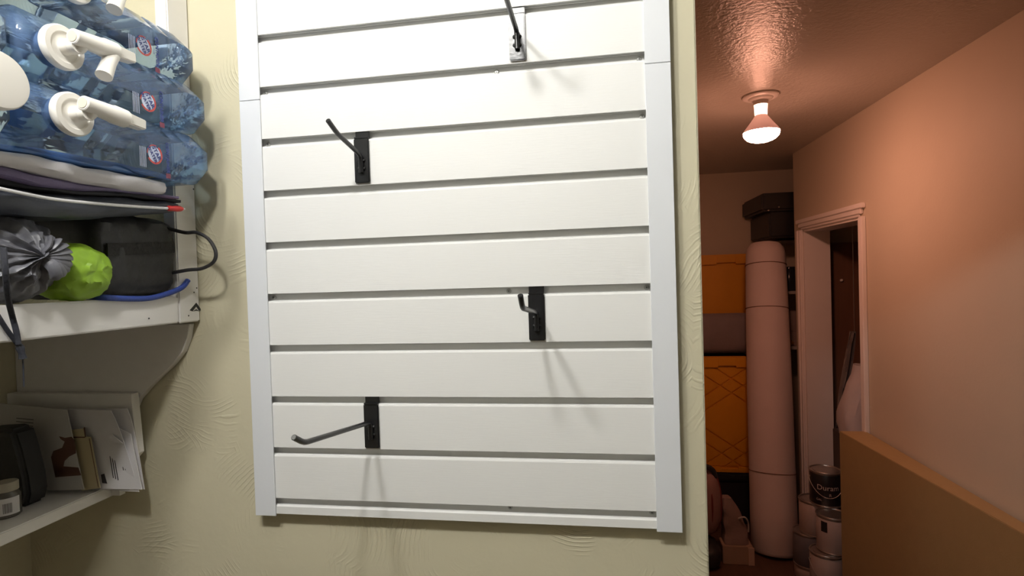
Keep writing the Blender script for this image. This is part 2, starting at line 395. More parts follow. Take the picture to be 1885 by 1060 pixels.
# curved bracket board under the upper shelf
outer = [(348.6, 596), (345, 622), (336, 647), (318, 670), (295, 692), (272, 715), (254, 736), (244, 758), (240, 790)]
pr = [(U(a, b, 'y', .006).x, min(U(a, b, 'y', .006).z, lb - .0005)) for a, b in outer]
pr = [(XL + .0005, pr[0][1])] + pr + [(XL + .0005, pr[-1][1])]
br = MB().prism(pr, 'y', .006, YW - .0005); br.build('curved_bracket', WPAINT, up, bevel=.001, seg=1)
# lower shelf
c0 = U(190, 900, 'y', -.02); XF2 = c0.x; zl = c0.z
lo = thing('lower_shelf', (XF2, -.3, zl - .02), 'narrow white wooden shelf holding mail under the upper shelf', 'shelf')
MB().box((XL, -.75, zl - .018), (XF2, .0045, zl)).build('shelf_board', WPAINT, lo, bevel=.0015)
e1 = U(242, 725, 'y', -.010)
MB().prism([(XL + .0005, zl + .0005), (XF2 - .001, zl + .0005), (e1.x + .006, zl + .055), (e1.x, e1.z), (XL + .0005, e1.z)], 'y', -.010, .0045).build('end_panel', WPAINT, lo, bevel=.001, seg=1)
MB().box((XF2 + .0005, -.006, zl - .016), (XF2 + .016, .0045, zl - .002)).build('edge_cleat', WPAINT, lo)

# ------------------------------------------------------------------ mail and small things on the lower shelf
PAPER = mat('white_paper', (.74, .72, .74), .7, var=.03)
PAPER2 = mat('grey_card', (.50, .48, .46), .7, var=.05)
MANILA = mat('manila_paper', (.52, .44, .27), .7, var=.05)
PRINT = mat('dark_ink', (.05, .045, .05), .6)
BROWN = mat('brown_ink', (.13, .06, .04), .6, var=.3)
def sheet(name, pts, y, m, label, cat, th=.0012, lean=0.0, group='mail on the lower shelf'):
    """a thin flat paper piece standing at depth y; the top leans back by lean"""
    P = [U(a, b, 'y', y) for a, b in pts]; zmin = min(p.z for p in P)
    dz = max(0, zl + .0006 - zmin)
    mb = MB(); n = len(P)
    def yy(p): return y + lean * (p.z - zmin)
    mb.add([(p.x, yy(p), max(p.z, zl + .0006)) for p in P] + [(p.x, yy(p) + th, max(p.z, zl + .0006)) for p in P],
           [tuple(range(n)), tuple(range(n, 2 * n))[::-1]] + [(k, (k + 1) % n, n + (k + 1) % n, n + k) for k in range(n)])
    t = thing(name, (sum(p.x for p in P) / n, y, zl + .0006), label, cat, group)
    mb.build('sheet', m, t)
    return t, (lambda a, b, off=.0004: (lambda p: Vector((p.x, yy(p) - off, p.z)))(U(a, b, 'y', y)))
def marks(t, at, name, polys, m):
    mb = MB()
    for pl in polys:
        f = [at(a, b) for a, b in pl]; g = [p + Vector((0, .0003, 0)) for p in f]; n = len(f)
        mb.add(f + g, [tuple(range(n)), tuple(range(n, 2 * n))[::-1]] + [(k, (k + 1) % n, n + (k + 1) % n, n + k) for k in range(n)])
    return mb.build(name, m, t)
def wline(x0, y0, x1, y1, w): 
    dx, dy = x1 - x0, y1 - y0; l = math.hypot(dx, dy); nx, ny = -dy / l * w / 2, dx / l * w / 2
    return [(x0 + nx, y0 + ny), (x1 + nx, y1 + ny), (x1 - nx, y1 - ny), (x0 - nx, y0 - ny)]
# curled white brochure: a bent sheet whose right edge rolls towards the viewer
def brochure():
    y0 = -.022; a = U(112, 752, 'y', y0); b = U(214, 757, 'y', y0); 
    t = thing('brochure', (b.x, y0, zl + .001), 'white folded brochure with curled edge sticking out past lower shelf', 'brochure', 'mail on the lower shelf')
    zt_, zb_ = a.z, zl + .001
    rows = 10; prof = []
    for side in (0, 1):
        mb = MB(); rs = []
        for i in range(rows + 1):
            f = i / rows; z = zt_ + (zb_ - zt_) * f
            xr = U(214 + 48 * f ** .8, 757 + 145 * f, 'y', y0).x
            ring = []
            for k in range(9):
                s = k / 8; x = a.x + .02 * f + (xr - a.x - .02 * f) * s
                y = y0 - side * (.003 + .010 * max(0, s - .3) ** 1.0 * (1 - .5 * f)) + (.004 * s * s if side == 0 else 0)
                ring.append((x + (.016 * (1 - f) * math.sin(s * PI / 2) if side == 0 else 0) , y, z))
            rs.append(ring)
        fr = rs; bk = [[(p[0], p[1] + .0008, p[2]) for p in r] for r in rs]
        mb.rings(fr, caps=False, closed=False); mb.rings(bk, caps=False, closed=False)
        mb.rings([r[-1:] + [q[-1]] for r, q in zip(fr, bk)], caps=False, closed=False)
        mb.rings([[p for p in fr[0]], [p for p in bk[0]]], caps=False, closed=False); mb.rings([[p for p in fr[-1]], [p for p in bk[-1]]], caps=False, closed=False)
        mb.build('leaf', PAPER, t, smooth=True)
brochure()
t, at = sheet('picture_card', [(-20, 744), (112, 757), (132, 830), (152, 902), (-20, 935)], -.050, PAPER2, 'grey picture card with brown animal image leaning on the mail shelf', 'card', lean=.06)
marks(t, at, 'picture_print', [[(92, 866), (88, 845), (92, 832), (108, 826), (112, 815), (104, 810), (101, 805), (112, 808), (124, 806), (130, 812), (133, 826), (134, 836), (122, 842), (114, 850), (112, 862), (114, 874), (100, 880)],
                              [(60, 862), (92, 858), (140, 862), (146, 876), (118, 878), (90, 880), (60, 876)]], BROWN)
marks(t, at, 'printed_lines', [wline(20, 772 + 6 * k, 52, 775 + 6 * k, 1.2) for k in range(4)], PRINT)
t, at = sheet('white_letter', [(150, 796), (214, 790), (236, 800), (261, 901), (176, 899)], -.030, PAPER, 'white printed letter standing at the front of the mail', 'letter', lean=.05)
marks(t, at, 'printed_lines', [wline(196 + 4 * k, 820 + 3 * k, 208 + 4.5 * k, 880 + 2 * k, 1.3) for k in range(3)] + [wline(218, 830, 226, 866, 1.2), wline(222, 832, 230, 866, 1)], PRINT)
marks(t, at, 'black_stamp', [[(185, 874), (191, 872), (197, 890), (188, 889)], [(175, 894), (183, 894), (184, 899), (176, 899)]], PRINT)
t, at = sheet('manila_envelope', [(124, 793), (148, 790), (152, 805), (162, 806), (184, 898), (151, 903)], -.040, MANILA, 'thin manila envelope tucked between picture card and white letter', 'envelope', lean=.05)
marks(t, at, 'envelope_edge_lines', [wline(126, 806, 152, 806, 2), wline(150, 788, 153, 806, 2), wline(160, 808, 181, 897, 1)], BROWN)
t, at = sheet('white_flap_slip', [(196, 803), (206, 800), (226, 816), (205, 813)], -.034, PAPER, 'small folded white paper corner on top of the letter', 'paper slip', lean=.0)
# dark pouch
def blob(c, r, fn=None, nu=40, nv=26, axis='x', pw=1.0):
    """closed lumpy body; fn(u, v, dir) scales the radius"""
    rs = []; c = Vector(c)
    for j in range(nv + 1):
        th = PI * j / nv; ring = []
        for k in range(nu):
            ph = 2 * PI * k / nu
            ct, st = math.cos(th), max(math.sin(th), 1e-3)
            sg = lambda q: math.copysign(abs(q) ** pw, q)
            d = Vector((sg(ct), sg(st) * sg(math.cos(ph)), sg(st) * sg(math.sin(ph))))
            if axis == 'z': d = Vector((d.y, d.z, d.x))
            if axis == 'y': d = Vector((d.z, d.x, d.y))
            s = fn(ph, th, d) if fn else 1
            ring.append(c + Vector((d.x * r[0], d.y * r[1], d.z * r[2])) * s)
        rs.append(ring)
    return MB().rings(rs)
def crumple(seed, amp, f=3.0, ridge=True):
    def fn(u, v, d):
        p = d * f + Vector((seed, seed * 1.7, -seed)); n = noise.noise(p)
        n2 = noise.noise(p * 2.3 + Vector((5, 2, 1)))
        if ridge: n = 1 - 2 * abs(n); n2 = 1 - 2 * abs(n2)
        return 1 + amp * n + amp * .5 * n2
    return fn
NYL = mat('black_nylon', (.022, .021, .022), .55, var=.3, vscale=30, bump=.2, bscale=120)
py_ = -.10
pw_ = [(U(a, b_, 'y', py_).x, max(U(a, b_, 'y', py_).z, zl + .0008)) for a, b_ in [(-40, 792), (8, 789), (22, 793), (34, 830), (46, 880), (50, 912), (46, 960), (-40, 960)]]
pp = thing('dark_pouch', (pw_[0][0], py_, zl + .0008), 'black zip pouch standing at the near end of the mail shelf', 'pouch')
MB().prism(pw_, 'y', py_, py_ + .035).build('pouch_body', NYL, pp, bevel=.006, seg=3, smooth=True)
# spice jar with a label
jb = U(14, 952, 'z', zl)
jx, jy = jb.x - .006, jb.y + .004
jr_ = thing('glass_jar', (jx, jy, zl + .0005), 'small glass jar with barcode label and pale lid on lower shelf', 'jar')
zz = zl + .0005
MB().lathe([(.001, 0), (.015, 0), (.0168, .002), (.0168, .032), (.013, .037), (.001, .037)], (jx, jy, zz), n=28).build('glass_body', mat('dark_glass', (.10, .09, .08), .12, coat=.5), jr_, smooth=True)
MB().lathe([(.001, .037), (.0145, .037), (.0145, .048), (.0135, .0495), (.001, .0495)], (jx, jy, zz), n=28).build('lid', mat('pale_lid', (.42, .38, .30), .5), jr_, smooth=True)
def on_cyl(cx, cy, r, ang0, z0):
    return lambda u, v: Vector((cx + r * math.cos(ang0 + u / r), cy + r * math.sin(ang0 + u / r), z0 + v))
fc = on_cyl(jx, jy, .0170, math.atan2(CAM.y - jy, CAM.x - jx), zz)
lm = MB(); n = 14
lm.add([fc(-.016 + .032 * k / n, z) for z in (.005, .029) for k in range(n + 1)], [(k, k + 1, n + 2 + k, n + 1 + k) for k in range(n)]); lab = lm.build('paper_label', PAPER, jr_)
fc2 = on_cyl(jx, jy, .0172, math.atan2(CAM.y - jy, CAM.x - jx), zz); bm_ = MB(); uu = -.004
for k in range(9):
    wd = .0004 + .0005 * random.random(); bm_.add([fc2(uu, .008), fc2(uu + wd, .008), fc2(uu + wd, .022), fc2(uu, .022)], [(0, 1, 2, 3)]); uu += wd + .0006
bm_.build('barcode', PRINT, lab)

# ------------------------------------------------------------------ things piled on the upper shelf
SHELFZ = lb + .0195
XJ = -0.575
def layer(name, top, bot, xf, depth, m, label, cat, px0=-60, px1=310, ns=26, rag=.0012, seed=0, nc=8, tk=None):
    """a long folded layer lying along the shelf: front edge bulges between two outlines"""
    rs = []
    for i in range(ns + 1):
        px = px0 + (px1 - px0) * i / ns
        a, b_ = U(px, lerp_tab(top, px), 'x', xf), U(px, lerp_tab(bot, px), 'x', xf)
        zt_, zb_ = a.z, b_.z; zc, hh = (zt_ + zb_) / 2, max((zt_ - zb_) / 2 * .93, .0012); y = a.y
        e = 1 if 0 < i < ns else .8
        ring = []
        for k in range(nc + 1):
            an = -PI / 2 + PI * k / nc
            wob = rag * noise.noise(Vector((y * 30, an * 1.5, seed)))
            ring.append((xf - hh * .9 + math.cos(an) * hh * .9 * e + wob, y, zc + math.sin(an) * hh * e + wob * .6))
        ring.append((xf - depth, y, zc + hh * .9 * e)); ring.append((xf - depth - hh * .4, y, zc)); ring.append((xf - depth, y, zc - hh * .9 * e))
        rs.append(ring)
    mb = MB().rings(rs)
    o = mb.build(name, m, None, smooth=True, origin=(xf - depth / 2, rs[ns // 2][0][1], rs[ns // 2][0][2]))
    return tag(o, label, cat)
T_A = [(-60, 259), (0, 265), (70, 271), (200, 294), (320, 323)]
T_B = [(-60, 266), (0, 274), (80, 287), (160, 305), (240, 320), (320, 334)]
T_C = [(-60, 290), (0, 303), (75, 320), (150, 337), (230, 350), (320, 361)]
T_D = [(-60, 308), (0, 323), (80, 343), (150, 350), (240, 353), (335, 368)]
T_E = [(-60, 328), (0, 341), (100, 352), (150, 358), (240, 362), (335, 374)]
T_F = [(-60, 372), (0, 388), (70, 400), (150, 404), (240, 398), (335, 390)]
layer('blue_plastic_bag', T_A, T_B, -.600, .16, mat('blue_film', (.10, .22, .50), .25, var=.3, vscale=20, bump=.3, bscale=50), 'flattened blue plastic bag squeezed under the lowest water jug', 'plastic bag', px1=312, rag=.002)
layer('sleeping_pad', T_B, T_C, -.590, .2, mat('pale_grey_fabric', (.56, .54, .55), .6, var=.08, bump=.4, bscale=26, stretch=(1, .4, 1)), 'pale grey rolled pad lying under the blue water jugs', 'pad', px1=308, rag=.003, seed=2)
layer('purple_cloth', T_C, T_D, -.598, .2, mat('purple_grey_cloth', (.13, .10, .20), .6, var=.4, vscale=6, stretch=(1, 3, 1), bump=.3, bscale=40), 'thin folded purple-grey cloth under the pale grey pad', 'cloth', px1=330, rag=.002, seed=4)
layer('black_folded_cover', T_D, T_E, -.608, .2, mat('black_cover', (.012, .012, .016), .7), 'black folded cover beneath the purple cloth', 'cover', px1=334, rag=.002, seed=5)
layer('slate_tarp', T_E, T_F, -.606, .2, mat('slate_nylon', (.050, .056, .075), .5, var=.35, vscale=9, bump=.5, bscale=24, stretch=(1, .3, 1)), 'dark slate folded tarp behind the white rod', 'tarp', px1=334, rag=.004, seed=6)
# white rod with red tip
rp = [(-80, 330), (0, 347), (50, 357.5), (100, 366.5), (160, 373), (240, 379.5), (318, 384)]
XRD = -.600
rods = [U(a, b_, 'x', XRD) for a, b_ in rp]
rd = thing('tent_rod', rods[3], 'thin white flexible rod with red tip lying along the shelf pile', 'rod')
MB().tube(smooth_path(rods, 6), .0019, 10).build('rod_shaft', mat('white_rod', (.88, .87, .88), .35), rd, smooth=True)
r0, r1 = U(308, 383.5, 'x', XRD), U(336, 384.5, 'x', XRD); dv = (r1 - r0)
MB().tube([r0, r0 + dv * .12, r0 + dv * .3, r0 + dv * .6, r0 + dv * .85, r1], [.0026, .0042, .0036, .0042, .0040, .0022], 10).build('red_tip', mat('red_plastic', (.62, .03, .03), .4, var=.2, vscale=80), rd, smooth=True)
MB().tube([r1 - dv * .05, r1 + dv * .14], [.0016, .0012], 8).build('tip_nub', mat('white_rod', (.8, .79, .8), .35), rd)

# black zip bag with handle
XB = -.638
q0, q1 = U(176, 470, 'x', XB), U(338, 470, 'x', XB)
q1.y = min(q1.y, yp - .003)
zt_b, zb_b = U(300, 399, 'x', XB).z, lt + .002
bag = thing('black_bag', (XB, (q0.y + q1.y) / 2, zb_b), 'black nylon bag with loop handle and blue piping on upper shelf', 'bag')
rs = []
for i in range(25):
    f = i / 24; y = q0.y + (q1.y - q0.y) * f; e = (1 - max(0, (f - .93) / .07) ** 2 * .10) * (1 - max(0, (.08 - f) / .08) ** 2 * .3)
    zc, hh = (zt_b + zb_b) / 2, (zt_b - zb_b) / 2 * e; ring = []
    for k in range(28):
        a = 2 * PI * k / 28; c, s = math.cos(a), math.sin(a); sg = lambda v: math.copysign(abs(v) ** .45, v)
        wob = .006 * noise.noise(Vector((y * 38, c * 1.6, s * 2.4))) + .0025 * noise.noise(Vector((y * 110, c * 4, s * 6)))
        ring.append((XB - .07 + sg(c) * .07 * e + wob, y, zc + sg(s) * hh + wob * .4))
    rs.append(ring)
MB().rings(rs).build('bag_body', NYL, bag, smooth=True)
sp = [U(px, lerp_tab([(190, 460), (320, 455), (340, 455)], px), 'x', XB - .0005) for px in (195, 240, 280, 318)]
mb = MB().rings([[p + Vector((.0, 0, .0085)), p + Vector((.003, 0, .0085)), p + Vector((.003, 0, -.0085)), p + Vector((0, 0, -.0085))] for p in sp]); mb.build('webbing_strap', mat('black_webbing', (.016, .015, .014), .8, bump=.4, bscale=200), bag)
yh = q1.y - .004
hp = [(322, 420), (340, 428), (362, 428), (384, 440), (397, 463), (393, 482), (372, 494), (345, 497), (326, 503)]
hpts = [U(a, b_, 'y', yh) for a, b_ in hp]; hpts[0] = Vector((XB - .006, yh - .006, hpts[0].z)); hpts[-1] = Vector((XB - .006, yh - .006, hpts[-1].z))
MB().tube(smooth_path(hpts, 6), .0027, 8).build('loop_handle', NYL, bag, smooth=True)
bp_ = [(190, 549), (235, 551), (275, 550), (310, 541), (335, 530), (346, 517)]
MB().tube(smooth_path([U(a, b_, 'x', XF + .004) + Vector((0, 0, .001)) for a, b_ in bp_][0:0] + [Vector((XF - .03, U(196, 550, 'x', XF).y, lt + .005))] + [U(a, b_, 'x', XF + .004) + Vector((0, 0, .001)) for a, b_ in bp_], 6), .0040, 10).build('blue_piping', mat('blue_fabric', (.03, .065, .32), .6, var=.2, bump=.3, bscale=150), bag, smooth=True)

# stuff sacks
gc = U(145, 506, 'x', -.640)
gs = thing('green_sack', (gc.x, gc.y, lt), 'crumpled lime green stuff sack beside the black bag', 'sack')
hgt = U(145, 450, 'x', -.640).z - lt
blob((gc.x - .01, gc.y, lt + hgt * .52), (.034, .036, hgt * .46), crumple(11, .10, 2.0), nu=44, nv=30, pw=.85).build('sack_body', mat('lime_nylon', (.27, .46, .03), .5, var=.12, vscale=14), gs, smooth=True)
kc = U(40, 474, 'x', -.635); ht2 = U(30, 394, 'x', -.635).z - lt
ks = thing('grey_sack', (kc.x, kc.y, lt), 'dark grey drawstring stuff sack bulging over the shelf lip', 'sack')
cr2 = crumple(23, .09, 2.4)
def pleat(u, v, d):
    k = max(0.0, d.x) ** 1.5
    return cr2(u, v, d) * (1 + .05 * k * math.sin(u * 17 + 2 * noise.noise(d * 4))) * (1 - .10 * k * abs(math.sin(u * 6.5 + .7)))
blob((kc.x - .028, kc.y, lt + ht2 * .52), (.052, .048, ht2 * .465), pleat, nu=110, nv=50).build('sack_body', mat('slate_grey_nylon', (.135, .137, .158), .42, var=.2, vscale=20, bump=.3, bscale=70), ks, smooth=True)
fl = MB()   # gathered neck flap folded over the end
base = Vector((kc.x + .016, kc.y + .004, lt + ht2 * .56))
for j in range(9):
    a = -1.2 + 2.6 * j / 8
    p0 = base; p1 = base + Vector((.014, math.cos(a) * .012, math.sin(a) * .012 - .003)); p2 = base + Vector((.012, math.cos(a) * .030, math.sin(a) * .026 - .006))
    fl.tube(smooth_path([p0, p1, p2], 4), [.002] + [.0065] * 4 + [.0060] * 3 + [.002], 8, flat=.42)
fl.build('gathered_neck', MATS['slate_grey_nylon'], ks, smooth=True)
CORD = mat('dark_cord', (.022, .024, .034), .7, bump=.3, bscale=200)
XCD = XF + .004
c1 = [U(a, b_, 'x', XCD + (0.034 if b_ < 520 else .022 if b_ < 560 else .004)) for a, b_ in [(6, 455), (10, 500), (14, 545), (22, 580), (30, 610), (34, 634)]]
c2 = [U(a, b_, 'x', XCD + .002) for a, b_ in [(-30, 545), (-8, 575), (12, 606), (33, 634)]]
MB().tube(smooth_path(c1, 6), .0028, 8, flat=.6).build('drawcord', CORD, ks, smooth=True)
MB().tube(smooth_path(c2, 6), .0024, 8, flat=.6).build('drawcord', CORD, ks, smooth=True)
kn = [U(a, b_, 'x', XCD + .002) for a, b_ in [(34, 632), (37, 640), (40, 650), (42, 660)]]
MB().tube(kn, [.0025, .0042, .0030, .0040], 8).build('cord_knot', CORD, ks, smooth=True)
MB().tube(smooth_path([kn[-1], U(43, 680, 'x', XCD), U(44, 712, 'x', XCD)], 4), .0008, 6).build('cord_tail', CORD, ks)

# ------------------------------------------------------------------ water jugs
ya, yb = U(39, 90, 'x', XJ).y, U(389, 290, 'x', XJ).y
LJ = yb - ya; HJ = .0735; WJ = .14
zj0 = U(300, 322, 'x', XJ).z
PROF = [(0, .70, .62), (.012, .88, .86), (.03, .97, .97), (.05, 1, 1), (.40, 1, 1), (.44, .985, .97), (.46, .94, .88), (.50, .93, .86), (.54, .96, .91), (.585, 1, 1), (.70, 1, 1), (.705, .985, .98), (.715, .985, .98), (.72, 1, 1), (.80, 1, 1), (.805, .985, .98), (.815, .985, .98), (.82, 1, 1), (.92, 1, 1), (.955, .975, .96), (.985, .90, .86), (1, .72, .62)]
def rrect(w_, h_, r, n=5):
    out = []
    for cx, cz, a0 in ((w_ - r, h_ - r, 0), (-w_ + r, h_ - r, PI / 2), (-w_ + r, -h_ + r, PI), (w_ - r, -h_ + r, 1.5 * PI)):
        for k in range(n + 1):
            a = a0 + PI / 2 * k / n; out.append((cx + r * math.cos(a), cz + r * math.sin(a)))
    return out
RED = mat('red_print', (.55, .07, .06), .5); BLU = mat('blue_print', (.02, .035, .20), .5); WHP = mat('pale_print', (.62, .68, .85), .5)
DRED = mat('maroon_print', (.20, .035, .07), .5)
def jug(x, y0, z0, label, spig=0, lever=0.0, lab=True, logo=(262, 85), sp=(112, 87)):
    """jug lying on its side along the shelf; x = room-side face, y0 = near end, z0 = underside"""
    t = thing('water_jug', (x, y0 + LJ / 2, z0), label, 'water jug', 'stacked blue water jugs')
    cx, cz = x - WJ / 2, z0 + HJ / 2
    rs = []
    for f, sx, sz in PROF:
        ww, hh = WJ / 2 * (1 - (1 - sx) * .5), HJ / 2 * sz
        rs.append([(cx + a, y0 + LJ * f, cz + b_) for a, b_ in rrect(ww, hh, .021 * min(1, sz * 1.05), 1)])
    MB().rings(rs).build('jug_body', JUGM, t, smooth=True)
    lg = U(logo[0], logo[1], 'x', x)
    def F(u, v, off=.0006): return Vector((x + off, lg.y - .008 + u, lg.z + .002 + v))
    if spig:
        q_ = U(sp[0], sp[1], 'x', x + .012); sy, sz = q_.y, q_.z
        MB().lathe([(.001, -.004), (.0185, -.004), (.0185, .010), (.001, .010)], (x, sy, sz), (1, 0, 0), 28).build('jug_neck', JUGM, t, smooth=True)
        c = Vector((x + .010, sy, sz))
        MB().lathe([(.001, 0), (.0225, 0), (.0235, .002), (.0235, .0065), (.0220, .0085), (.0165, .0088), (.0155, .0072), (.0120, .0068), (.0085, .0080), (.0075, .012), (.0070, .024), (.001, .024)], c, (1, 0, 0), 36).build('spigot_flange', SPIG, t, smooth=True)
        xb_ = x + .036
        b0, b1, b3 = [U(sp[0] + dx_, sp[1] + dy_, 'x', xb_) for dx_, dy_ in ((22, -22), (100, 8), (132, 19))]
        d = (b1 - b0).normalized(); LB = (b1 - b0).length
        MB().tube([b0, b0 + d * .0008, b0 + d * (LB * .66), b0 + d * (LB * .70), b0 + d * (LB * .985), b1], [.0070, .0080, .0098, .0106, .0104, .0096], 22).build('spigot_barrel', SPIG, t, smooth=True)
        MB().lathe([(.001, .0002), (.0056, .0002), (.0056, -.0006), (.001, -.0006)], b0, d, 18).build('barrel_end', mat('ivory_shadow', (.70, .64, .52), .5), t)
        MB().tube([c + Vector((.012, -.001, 0)), c + Vector((.020, .004, .001)), b0 + d * (LB * .30)], [.0082, .0080, .0070], 14).build('spigot_stem', SPIG, t, smooth=True)
        e0 = b1 - d * .001; s = Vector((0, 0, 1)); dl_ = (b3 - e0).length
        rr = []
        for f, hw, ht in ((0, .0074, .0070), (.3, .0070, .0064), (1, .0062, .0058)):
            p = e0 + d * (dl_ * f); a = d.cross(s).normalized(); u_ = a.cross(d)
            rr.append([p + a * hw + u_ * ht, p - a * hw + u_ * ht, p - a * hw - u_ * ht, p + a * hw - u_ * ht])
        MB().rings(rr).build('lever_end', SPIG, t, bevel=.0012)
        if spig == 1:
            n1 = U(sp[0] + 80, sp[1] + 52, 'x', xb_ + .004)
            n0 = b1 - d * .002
            MB().tube([n0, n0.lerp(n1, .5), n1], [.0085, .0074, .0084], 18).build('spout', SPIG, t, smooth=True)
    if lab:
        rg = MB(); N_ = 26; oc = (0.008, -.002)
        for r0_, r1_, a0, a1 in ((.0105, .0130, -2.6, 1.0), (.0112, .0124, 1.3, 3.2)):
            rg.add([F(oc[0] + r * math.cos(a0 + (a1 - a0) * k / N_), oc[1] + r * math.sin(a0 + (a1 - a0) * k / N_)) for r in (r0_, r1_) for k in range(N_ + 1)], [(k, k + 1, N_ + 2 + k, N_ + 1 + k) for k in range(N_)])
        rg.build('logo_ring', RED, t)
        bg = MB(); bg.add([F(oc[0] + .0103 * math.cos(2 * PI * k / 30), oc[1] + .0103 * math.sin(2 * PI * k / 30), .0004) for k in range(30)], [tuple(range(30))]); bg.build('logo_disc', WHP, t)
        lt_ = MB(); fo = lambda u, v: F(oc[0] + u, oc[1] + v, .0009)
        add_print(lt_, 'STAR', .0085, lambda u, v: fo(u + .003, v + .002), rot=-1.0, bold=.0002)
        add_print(lt_, 'WATER', .0068, lambda u, v: fo(u - .004, v - .001), rot=-1.0, bold=.0002)
        lt_.build('logo_lettering', BLU, t)
        tx = MB(); add_print(tx, 'CONTAINER', .0072, lambda u, v: F(u + .030, v - .002), rot=-PI / 2, bold=.00025)
        add_print(tx, 'LITER', .0045, lambda u, v: F(u + .0245, v - .001), rot=-PI / 2); tx.build('side_lettering', BLU, t)
        MB().add([F(.026, -.030), F(.034, -.030), F(.034, -.0235), F(.026, -.0235)], [(0, 1, 2, 3)]).build('maroon_square', DRED, t)
        bl_ = MB()
        for k in range(5): bl_.add([F(-.016 + .0022 * k, -.022), F(-.0152 + .0022 * k, -.022), F(-.0152 + .0022 * k, .004), F(-.016 + .0022 * k, .004)], [(0, 1, 2, 3)])
        bl_.build('fine_print', WHP, t)
    return t
jug(XJ, ya, zj0, 'lowest blue water jug with plain spigot, on the grey pad', spig=2, logo=(284, 284), sp=(130, 211))
jug(XJ - .002, ya + .0, zj0 + .0755, 'middle blue water jug with angled white spigot and drooping spout', spig=1, logo=(272, 187), sp=(111, 88))
jug(XJ - .018, ya + .0, zj0 + .151, 'topmost blue water jug, its spigot cut by the top edge', spig=1, logo=(264, 84), sp=(130, -34))
ym = ya - LJ - .004
jug(XJ - .004, ym, zj0 - .002, 'nearest blue water jug in the bottom row at left edge', lab=False)
jug(XJ - .004, ym + .0, zj0 + .0735, 'nearest blue water jug with big round white cap at left edge', lab=False)
jug(XJ - .004, ym, zj0 + .149, 'nearest blue water jug in the top row at left edge', lab=False)
for k, w_ in enumerate(('bottom', 'middle', 'top')):
    jug(XJ - .165, ya + .004 * k, zj0 + .0755 * k, 'rear blue water jug against the left wall, %s of its stack' % w_, lab=False)
cp_c = U(-18, 148, 'x', XJ + .006)
near = [o for o in S.objects if o.get('label', '').startswith('nearest blue water jug')]
tj = min(near, key=lambda o: abs(o.location.z + HJ / 2 - cp_c.z))
for o, w_ in zip(sorted(near, key=lambda o: o.location.z), ('bottom', 'middle', 'top')):
    o['label'] = ('nearest blue water jug with big round white cap at left edge' if o is tj else 'capless nearest blue water jug in the %s row at left edge' % w_)
MB().lathe([(.001, -.012), (.0235, -.012), (.0235, -.001), (.001, -.001)], cp_c, (1, 0, 0), 36).build('cap_neck', JUGM, tj, smooth=True)
MB().lathe([(.001, -.001), (.027, -.001), (.028, .001), (.028, .010), (.0265, .0125), (.024, .013), (.001, .0128)], cp_c, (1, 0, 0), 40).build('screw_cap', SPIG, tj, smooth=True)

# ------------------------------------------------------------------ hall: tan board
BX = 1.262; bt = U(1600, 797, 'x', BX).z
far = U(1545, 793, 'z', bt)
TAN = mat('tan_hardboard', (.36, .25, .11), .6, var=.06, vscale=30, bump=.1, bscale=200)
brd = thing('tan_board', (BX - .03, 1.2, 0), 'large tan flat-pack board standing on edge against hall wall', 'board')
fx1 = U(1885, 975, 'z', bt).x
MB().prism([(far.x, far.y), (BX, far.y), (BX, .35), (fx1 + .02, .35)], 'z', 0, bt).build('board_slab', TAN, brd, bevel=.002)

# ------------------------------------------------------------------ hall: carpet roll
rb = U(1430, 1022, 'z', 0.0)
R0 = .135
bot = Vector((rb.x, rb.y + .04, .0)); topc = Vector((U(1408, 450, 'y', 3.16).x, 3.16, U(1408, 450, 'y', 3.16).z))
ax_ = (topc - bot).normalized()
CARP = mat('pale_foam_wrap', (.66, .56, .55), .75, var=.06, vscale=6, bump=.15, bscale=60)
ro = thing('carpet_roll', bot, 'tall pale rolled carpet leaning in the hall corner', 'carpet roll')
a_ = ax_.orthogonal().normalized(); b2 = ax_.cross(a_); LR = (topc - bot).length
def ringat(s_, r):
    out = []
    for k in range(36):
        q = 2 * PI * k / 36; wr = 1 + .01 * math.sin(3 * q + s_ * 4)
        p = bot + ax_ * (LR * s_) + (a_ * math.cos(q) + b2 * math.sin(q)) * r * wr
        p.z = max(p.z, .001); out.append(p)
    return out
MB().rings([ringat(s_, r) for s_, r in ((0, R0 * .9), (.01, R0), (.12, R0 * 1.01), (.165, R0 * 1.0), (.5, R0 * 1.0), (.75, R0 * .97), (.90, R0 * .94), (.965, R0 * .91), (.985, R0 * .86), (1.0, R0 * .70))]).build('roll_body', CARP, ro, smooth=True)
for s_ in (.245, .775, .925):
    rr = R0 * lerp_tab([(0, 1), (.5, 1), (.75, .97), (.92, .935)], s_)
    pts = [bot + ax_ * LR * s_ + (a_ * math.cos(2 * PI * k / 40) + b2 * math.sin(2 * PI * k / 40)) * (rr * 1.004) for k in range(41)]
    MB().tube(pts, .0028, 6).build('tie_string', mat('brown_string', (.16, .09, .07), .8), ro, smooth=True)

